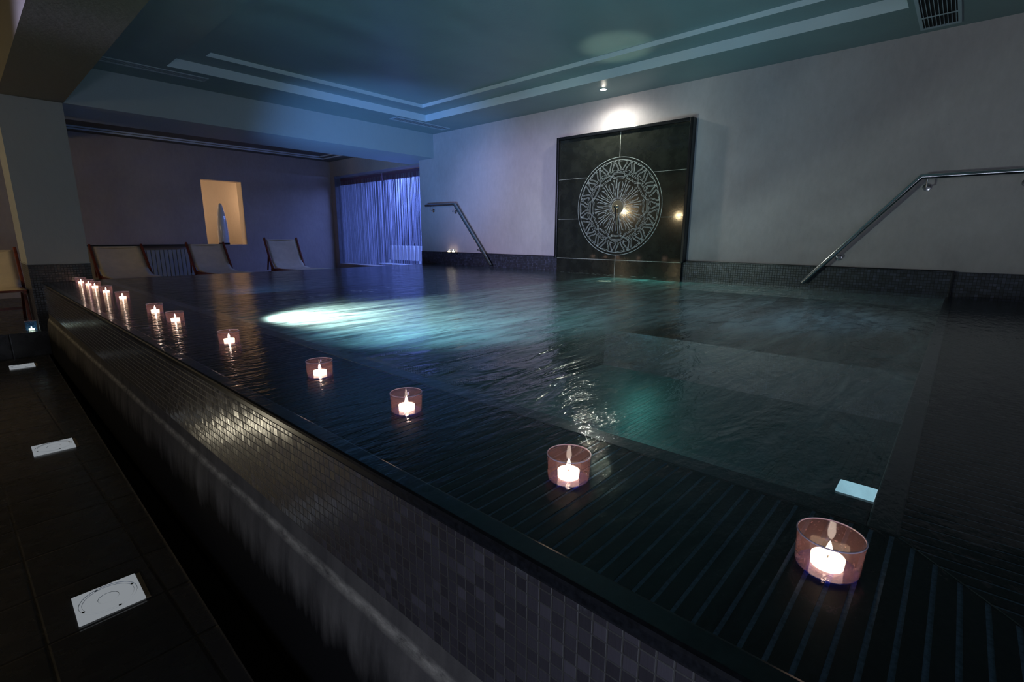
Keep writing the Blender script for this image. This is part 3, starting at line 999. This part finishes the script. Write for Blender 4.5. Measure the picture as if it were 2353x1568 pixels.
# ---------------------------------------------------------------- candles
def candle_parts(root, glass, s=1.0, tall=1.0, lamp=0.3, foot=True):
    R_, H = 0.0465 * s, 0.046 * tall
    zb = -0.009 if foot else 0.0
    bm = bmesh.new()
    lathe(bm, [(0.0, zb), (R_ * 0.90, zb), (R_ * 0.96, zb + 0.004), (R_, H - 0.001)], 40)
    obj('glass_cup', bm, glass, root, smooth=True)
    bm = bmesh.new()
    lathe(bm, [(R_ - 0.0012, H - 0.0012), (R_ + 0.0006, H - 0.0010), (R_ + 0.0010, H), (R_ + 0.0004, H + 0.0010), (R_ - 0.0010, H + 0.0010), (R_ - 0.0014, H)], 40)
    obj('glass_rim', bm, 'rim_glass', root, smooth=True)
    if foot:
        bm = bmesh.new()
        lathe(bm, [(0, zb - 0.007), (R_ * 0.80, zb - 0.007), (R_ * 0.92, zb - 0.0005), (0, zb - 0.0005)], 40)
        obj('glass_foot', bm, 'blue_glass', root, smooth=True)
    tl = bpy.data.objects.new('tealight', None)
    tl.empty_display_size = 0.02
    C.objects.link(tl)
    tl.parent = root
    tl.location = (0, 0, zb + 0.001)
    bm = bmesh.new()
    lathe(bm, [(0, 0.001), (0.0225, 0.001), (0.0235, 0.016), (0.0225, 0.015), (0.0220, 0.0135)], 28)
    obj('candle_body', bm, 'wax', tl, smooth=True)
    bm = bmesh.new()
    lathe(bm, [(0.0220, 0.0120), (0.0220, 0.0145), (0.012, 0.0135), (0, 0.0132)], 28)
    obj('wax', bm, 'wax', tl, smooth=True)
    bm = bmesh.new()
    tube(bm, [(0, 0, 0.013), (0.0006, 0, 0.019)], 0.0007, 6)
    obj('wick', bm, 'black', tl)
    bm = bmesh.new()
    lathe(bm, [(0, 0.0175), (0.0040, 0.021), (0.0052, 0.026), (0.0038, 0.033), (0.0015, 0.040), (0, 0.043)], 14)
    obj('flame', bm, 'flame', tl, smooth=True)
    light('candle_light', 'POINT', (0, 0, 0.027), lamp * 2.2, (1.0, 0.76, 0.50), 0.004).parent = tl
cand = [(0.844, 0.089), (0.806, 0.561), (0.822, 1.160), (0.830, 1.704), (0.810, 2.562), (0.809, 3.438), (0.818, 3.929), (0.830, 4.957), (0.828, 5.603), (0.832, 6.16), (0.832, 6.503), (0.82, 6.86)]
labels = ['mauve glass candle floating nearest the mitred grating corner, largest of the row',
          'second largest floating glass candle, beside the bright ripple of reflected light',
          'third floating glass candle counted from the mitred corner, over bare grating slats',
          'fourth floating glass candle from the mitred corner, just past the bright patch on the tiles',
          'fifth floating glass candle from the mitred corner, inside the brownish reflection',
          'floating glass candle sixth from the mitred corner, front one of a close pair',
          'floating glass candle seventh from the mitred corner, back one of a close pair',
          'floating glass candle eighth from the mitred corner, alone between pair and far cluster',
          'floating glass candle starting the cluster near the white pillar, fourth from the pillar',
          'floating glass candle third from the white pillar in the far cluster',
          'floating glass candle second from the white pillar in the far cluster',
          'floating glass candle last in the row, touching the white pillar base']
root = thing('floating_candle', (0, 0, WT), labels[0], 'candle', 'glass candles floating along the overflow edge')
candle_parts(root, 'mauve_glass')
for i, (x, y) in enumerate(cand):
    o = root if i == 0 else copy_tree(root)
    o.location = (x, y, WT + 0.001)
    o.rotation_euler = (0, 0, i * 1.3)
    o['label'] = labels[i]
for j, (y, lab) in enumerate([(6.70, 'small clear glass candle on the tiled ledge, closer to the curtain'), (6.585, 'small clear glass candle on the tiled ledge, closer to the medallion')]):
    o = thing('ledge_candle', (XW - 0.052, y * 0.995, Z(-0.2825)), lab, 'candle', 'two glass candles on the mosaic ledge')
    candle_parts(o, 'clear_glass', 0.85, 1.0, 2.4, False)
# ledge shelf that carries them
struct(boxo('trim_6', XW - 0.10, XW - 0.0342, 6.45, 6.80, Z(-0.30), Z(-0.2830), 'granite_kerb', bevel=0.003))
o = thing('lantern_candle', (0.398, 7.20, Z(-1.0)), 'taller blue glass candle standing on the upper floor beside the pillar', 'candle')
candle_parts(o, 'aqua_glass', 1.0, 2.1, 1.2, False)

# ---------------------------------------------------------------- recessed floor lights
def floor_light(lab, x, y, s):
    t = thing('floor_light', (x, y, 0.0), lab, 'floor light', 'white square floor lights', rz=math.radians(-0.8))
    bm = bmesh.new()
    box(bm, -s, s, -s, s, 0.0005, 0.008)
    obj('cover_plate', bm, 'lit_plastic', t, bevel=0.002)
    bm = bmesh.new()
    for r0, r1, z1 in ((0.90, 0.885, 0.0095), (0.80, 0.788, 0.0092), (0.33, 0.315, 0.0092)):
        bm = bmesh.new()
        n = 48
        for j in range(n):
            a, b = 2 * PI * j / n, 2 * PI * (j + 1) / n
            quad(bm, [(s * r0 * math.cos(a), s * r0 * math.sin(a), z1), (s * r0 * math.cos(b), s * r0 * math.sin(b), z1), (s * r1 * math.cos(b), s * r1 * math.sin(b), 0.0082), (s * r1 * math.cos(a), s * r1 * math.sin(a), 0.0082)])
        obj('ring', bm, 'vent_white', t)
    bm = bmesh.new()
    lathe(bm, [(s * 0.30, 0.0081), (s * 0.28, 0.0105), (0, 0.0108)], 32)
    obj('centre_cap', bm, 'lit_plastic', t, smooth=True)
    for a in (0.35, 1.9, 3.5, 5.0):
        bm = bmesh.new()
        lathe(bm, [(0.005, 0.0083), (0, 0.0084)], 12, (s * 0.84 * math.cos(a), s * 0.84 * math.sin(a), 0))
        obj('screw_hole', bm, 'black', t)
    bm = bmesh.new()
    box(bm, s + 0.0005, s + 0.014, -s, s, 0.0005, 0.003)
    obj('grout_strip', bm, 'joint_brown', t)
M['joint_brown'] = simple('brown_grout', (0.12, 0.09, 0.05), 0.8)
floor_light('white square floor light, largest and nearest the camera', 0.168, 2.042, 0.090)
floor_light('white square floor light, middle one of three along the slate floor', 0.205, 3.865, 0.092)
floor_light('white square floor light, smallest, close to the step by the pillar', 0.245, 6.55, 0.088)

# ---------------------------------------------------------------- ceiling fittings
t = thing('ceiling_spotlight', (5.42, 3.44, CEIL), 'small bright recessed spotlight in the ceiling above the medallion', 'ceiling light')
bm = bmesh.new()
lathe(bm, [(0.046, 0.0), (0.044, -0.006), (0.034, -0.006), (0.030, -0.002)], 32)
obj('trim_ring', bm, 'vent_white', t, smooth=True)
bm = bmesh.new()
lathe(bm, [(0.030, -0.003), (0.022, -0.010), (0, -0.014)], 24)
obj('bulb', bm, 'bulb', t, smooth=True)
def slot_vent(lab, x0, x1, y0, y1):
    t = thing('slot_vent', ((x0 + x1) / 2, (y0 + y1) / 2, CEIL), lab, 'air vent', 'long slotted ceiling vents')
    w, d = (x1 - x0) / 2, (y1 - y0) / 2
    bm = bmesh.new()
    f = 0.018
    box(bm, -w, w, -d, -d + f, -0.008, 0.0)
    box(bm, -w, w, d - f, d, -0.008, 0.0)
    box(bm, -w, -w + f, -d + f, d - f, -0.008, 0.0)
    box(bm, w - f, w, -d + f, d - f, -0.008, 0.0)
    obj('frame', bm, 'vent_white', t)
    for k in range(4):
        y = -d + f + (2 * d - 2 * f) * (k + 0.5) / 4
        bm = bmesh.new()
        beam(bm, (-w + f, y, -0.004), (w - f, y, -0.004), 0.012, 0.003)
        obj('blade', bm, 'vent_white', t)
    bm = bmesh.new()
    quad(bm, [(-w + f, -d + f, -0.0008), (-w + f, d - f, -0.0008), (w - f, d - f, -0.0008), (w - f, -d + f, -0.0008)])
    obj('dark_backing', bm, 'black', t)
slot_vent('long slotted ceiling vent beside the corner of the long wall', 4.62, 5.65, 6.46, 6.66)
slot_vent('long slotted ceiling vent at the dark end over the beam near the pillar', 1.02, 2.17, 6.53, 6.70)
t = thing('grille_vent', (5.42, 0.40, CEIL), 'square dark ceiling grille cut off by the top of the picture', 'air vent')
bm = bmesh.new()
w, d, f = 0.27, 0.13, 0.022
box(bm, -w - 0.2, w, -d, -d + f, -0.010, 0)
box(bm, -w - 0.2, w, d - f, d, -0.010, 0)
box(bm, w - f, w, -d + f, d - f, -0.010, 0)
box(bm, -w - 0.2, -w - 0.2 + f, -d + f, d - f, -0.010, 0)
obj('frame', bm, 'vent_white', t)
bm = bmesh.new()
quad(bm, [(-w - 0.2 + f, -d + f, -0.0006), (-w - 0.2 + f, d - f, -0.0006), (w - f, d - f, -0.0006), (w - f, -d + f, -0.0006)])
obj('dark_backing', bm, 'black', t)
for k in range(9):
    y = -d + f + (2 * d - 2 * f) * (k + 0.5) / 9
    bm = bmesh.new()
    beam(bm, (-w - 0.18, y, -0.004), (w - f, y, -0.004), 0.004, 0.007)
    obj('blade', bm, 'vent_white', t)
bm = bmesh.new()
beam(bm, (-0.02, -d + f, -0.0085), (-0.02, d - f, -0.0085), 0.022, 0.003)
obj('cross_bar', bm, 'vent_white', t)

# ---------------------------------------------------------------- underwater fittings
t = thing('pool_lamp', (1.16, 3.28, Z(-0.74)), 'bright underwater lamp on the pool side beneath the water at the corner', 'pool light')
bm = bmesh.new()
tube(bm, [(-0.068, 0, 0), (-0.045, 0, 0), (-0.04, 0, 0)], [0.10, 0.10, 0.085], 28)
obj('housing', bm, 'steel', t, smooth=True)
bm = bmesh.new()
tube(bm, [(-0.0395, 0, 0), (-0.035, 0, 0)], [0.08, 0.06], 28)
obj('lens', bm, 'pool_lamp_glass', t)
t = thing('pool_lamp', (1.60, 0.13, Z(-0.70)), 'pale rectangular underwater lamp glowing in the near corner of the pool', 'pool light')
bm = bmesh.new()
box(bm, -0.050, 0.050, -0.058, 0.052, -0.05, -0.004)
obj('housing', bm, 'granite_kerb', t)
bm = bmesh.new()
box(bm, -0.040, 0.040, -0.048, 0.042, -0.0038, 0.004)
obj('lens', bm, 'pool_lamp_glass', t, bevel=0.003)
# the ledge that carries it
struct(boxo('wall_bench', XP, 1.75, YN, 0.22, ZB, Z(-0.751), 'mos_z'))

# ---------------------------------------------------------------- thread curtain
CX = 6.13
t = thing('thread_curtain', (CX, 9.2, Z(1.26)), 'blue lit hanging thread curtain across the opening', 'curtain')
bm = bmesh.new()
rnd = random.Random(11)
y = 7.45
n = 0
while y < 10.875:
    if abs(y - 9.17) > 0.018 and rnd.random() > 0.18:
        L = 1.90 if rnd.random() > 0.06 else rnd.uniform(1.2, 1.85)
        w = rnd.choice((0.004, 0.006, 0.009, 0.012))
        sway = rnd.uniform(-0.012, 0.012)
        x = CX - CX + rnd.uniform(-0.012, 0.012)
        seg = 6
        prev = None
        for k in range(seg + 1):
            zz = -0.06 - (L - 0.06) * k / seg
            yy = y - 9.2 + sway * (k / seg) ** 2
            a = (bm.verts.new((x, yy - w / 2, zz)), bm.verts.new((x + 0.002, yy + w / 2, zz)))
            if prev:
                bm.faces.new((prev[0], prev[1], a[1], a[0]))
            prev = a
    y += rnd.uniform(0.009, 0.015)
th = obj('threads', bm, 'thread', t)
th['kind'] = 'stuff'
for (ya, yb) in ((7.45, 9.165), (9.18, 10.86)):
    bm = bmesh.new()
    box(bm, 0.003, 0.010, ya - 9.2, yb - 9.2, -0.15, -0.005)
    obj('valance', bm, 'valance', t)
bm = bmesh.new()
tube(bm, [(-0.005, 7.42 - 9.2, 0.004), (-0.005, 9.165 - 9.2, 0.004)], 0.011, 10)
tube(bm, [(-0.005, 9.175 - 9.2, 0.004), (-0.005, 10.90 - 9.2, 0.004)], 0.011, 10)
tube(bm, [(-0.005, 10.89 - 9.2, 0.03), (-0.005, 10.89 - 9.2, -1.92)], 0.008, 10)
obj('rail', bm, 'steel', t, smooth=True)
# bench seen behind the curtain
t = thing('slatted_bench', (6.75, 9.75, Z(-1.0)), 'white slatted bench behind the blue thread curtain', 'bench')
for k in range(9):
    bm = bmesh.new()
    box(bm, 0.30, 0.33, -0.62 + k * 0.14, -0.53 + k * 0.14, 0.42, 0.76)
    obj('back_slat', bm, 'white_plastic', t, bevel=0.006)
bm = bmesh.new()
box(bm, 0.0, 0.28, -0.65, 0.66, 0.30, 0.34)
obj('seat', bm, 'white_plastic', t, bevel=0.006)
for (sx_, sy_) in ((0.02, -0.6), (0.02, 0.58), (0.26, -0.6), (0.26, 0.58)):
    bm = bmesh.new()
    box(bm, sx_, sx_ + 0.04, sy_, sy_ + 0.04, 0.0, 0.30 if sx_ < 0.1 else 0.42)
    obj('leg', bm, 'white_plastic', t)

# ---------------------------------------------------------------- radiator, shelf, cone
t = thing('radiator', (2.6, 10.95, Z(-1.0)), 'pale ribbed radiator on the rear wall between two deck chairs', 'radiator')
bm = bmesh.new()
box(bm, -1.05, 0.40, 0.03, 0.06, 0.10, 0.70)
obj('back_plate', bm, 'radiator', t)
bm = bmesh.new()
box(bm, -0.006, 0.053, -0.03, 0.03, 0.06, 0.72)
fin0 = obj('fin', bm, 'radiator', t, bevel=0.008)
fin0.location = (-1.05, 0, 0)
for k in range(1, 22):
    c = fin0.copy()
    C.objects.link(c)
    c.parent = t
    c.location = (-1.05 + k * 0.0665, 0, 0)
tag(boxo('wall_shelf', 1.35, 3.02, 10.83, 11.049, Z(-0.205), Z(-0.185), 'dark_shelf'), 'long thin dark shelf on the rear wall above the radiator', 'shelf')
t = thing('cone_vase', (3.65, 11.16, nz0 + 0.0045), 'tall pale glazed cone with rounded tip standing in the lit wall opening', 'vase')
bm = bmesh.new()
lathe(bm, [(0.096, 0.04), (0.100, 0.10), (0.100, 0.25), (0.092, 0.42), (0.076, 0.58), (0.055, 0.70), (0.036, 0.775), (0.018, 0.805), (0, 0.812)], 32)
obj('cone', bm, 'ceramic', t, smooth=True)
bm = bmesh.new()
lathe(bm, [(0, 0.0), (0.100, 0.0), (0.100, 0.04), (0, 0.04)], 32)
obj('base', bm, 'black', t)

# ---------------------------------------------------------------- deck chairs
def deck_chair(lab, X0, X1, Yt, zt, Yb, zb, Yf, zf, group=True):
    """sling chair facing the pool: top, fold and front end of the sling"""
    fz = Z(-1.0)
    xc = (X0 + X1) / 2
    t = thing('deck_chair', (xc, Yb, fz), lab, 'deck chair', 'deck chairs in the rear room')
    def q(x, y, z):
        return Vector((x - xc, y - Yb, Z(z) - fz))
    hx = (X1 - X0) / 2
    for s in (X0, X1):
        bm = bmesh.new()
        d = (q(s, Yt, zt) - q(s, Yb, zb)).normalized()
        beam(bm, q(s, Yt, zt) + d * 0.03, q(s, Yb, zb) - d * 0.06, 0.030, 0.05, side=(1, 0, 0))
        obj('back_post', bm, 'red_wood', t, bevel=0.006)
    for s in (X0 + 0.028, X1 - 0.028):
        bm = bmesh.new()
        beam(bm, q(s, Yb + 0.12, zb - 0.02), q(s, Yf, zf - 0.025), 0.028, 0.055, side=(1, 0, 0))
        obj('seat_rail', bm, 'red_wood', t, bevel=0.006)
        bm = bmesh.new()
        beam(bm, q(s, Yb + 0.25, -1.0), q(s, Yb - 0.12, zb - 0.03), 0.026, 0.045, side=(1, 0, 0))
        obj('rear_leg', bm, 'red_wood', t, bevel=0.005)
        bm = bmesh.new()
        beam(bm, q(s, Yf + 0.10, -1.0), q(s, Yf + 0.16, zf - 0.04), 0.026, 0.045, side=(1, 0, 0))
        obj('front_leg', bm, 'red_wood', t, bevel=0.005)
        bm = bmesh.new()
        ym, zm = Yt * 0.45 + Yb * 0.55, zt * 0.45 + zb * 0.55
        k = -0.03 if s < xc else 0.03
        beam(bm, q(s + k, ym + 0.02, zm), q(s + k, Yb + 0.22, zb - 0.03), 0.018, 0.035, side=(1, 0, 0))
        obj('prop_arm', bm, 'red_wood', t, bevel=0.004)
    bm = bmesh.new()
    nu, nv = 10, 22
    grid = []
    for j in range(nv + 1):
        v_ = j / nv
        row = []
        for i in range(nu + 1):
            u = i / nu
            x = X0 + 0.02 + (X1 - X0 - 0.04) * u
            if v_ < 0.5:
                k = v_ / 0.5
                y, z = Yt + (Yb - Yt) * k, zt + (zb - zt) * k
            else:
                k = (v_ - 0.5) / 0.5
                y, z = Yb + (Yf - Yb) * k, zb + (zf - zb) * k
            # soften the fold and sag a little
            w = math.exp(-((v_ - 0.5) / 0.08) ** 2)
            y += -0.05 * w
            z += 0.03 * w
            sag = math.sin(PI * u) * 0.018
            y += sag if v_ < 0.5 else 0
            z -= sag
            row.append(bm.verts.new(q(x, y, z)))
        grid.append(row)
    for j in range(nv):
        for i in range(nu):
            bm.faces.new((grid[j][i], grid[j][i + 1], grid[j + 1][i + 1], grid[j + 1][i]))
    s = obj('sling', bm, 'canvas', t, smooth=True)
    so = s.modifiers.new('thickness', 'SOLIDIFY')
    so.thickness = 0.006
    for nm, y, z, mm in (('top_bar', Yt, zt, 'canvas'), ('front_bar', Yf, zf, 'red_wood')):
        bm = bmesh.new()
        beam(bm, q(X0 + 0.012, y + 0.004, z - 0.012), q(X1 - 0.012, y + 0.004, z - 0.012), 0.024, 0.024)
        obj(nm, bm, mm, t, bevel=0.008)
    bm = bmesh.new()
    beam(bm, q(X0 + 0.02, Yb + 0.2, -0.88), q(X1 - 0.02, Yb + 0.2, -0.88), 0.025, 0.03)
    obj('cross_bar', bm, 'red_wood', t)
    return t
deck_chair('cream sling deck chair just beside the white pillar, in front of the dark shelf', 1.312, 1.943, 9.6, -0.185, 9.20, -0.60, 8.58, -0.60)
deck_chair('cream sling deck chair in front of the wall opening, beside the radiator', 2.60, 3.17, 9.75, -0.165, 9.45, -0.61, 8.40, -0.60)
deck_chair('cream sling deck chair closest to the blue curtain, standing alone', 3.84, 4.44, 9.65, -0.085, 9.40, -0.62, 8.24, -0.585)
deck_chair('cream sling deck chair on the passage side of the pillar, cut by the picture edge', -0.16, 0.455, 8.35, -0.19, 8.15, -0.62, 7.55, -0.60)

# ---------------------------------------------------------------- lamps of the passage
for (y, z, lab) in ((7.69, 0.72, 'warm globe wall lamp in the passage, farther of two'), (5.98, 0.56, 'warm globe wall lamp in the passage, nearer of two')):
    t = thing('wall_lamp', (-2.2, y, Z(z)), lab, 'wall lamp', 'wall lamps of the passage')
    bm = bmesh.new()
    tube(bm, [(0.0, 0, -0.06), (0.03, 0, -0.06), (0.03, 0, -0.02)], 0.012, 10)
    obj('arm', bm, 'steel', t)

    bm = bmesh.new()
    lathe(bm, [(0.024, -0.085), (0.058, -0.062), (0.080, -0.030), (0.086, 0.0), (0.079, 0.036), (0.055, 0.067), (0.024, 0.084), (0, 0.087)], 24, (0.15, 0, 0))
    obj('glass_globe', bm, 'globe_glass', t, smooth=True)
    bm = bmesh.new()
    tube(bm, [(0.03, 0, -0.055), (0.15, 0, -0.100), (0.15, 0, -0.084)], 0.008, 10)
    obj('bracket', bm, 'steel', t)
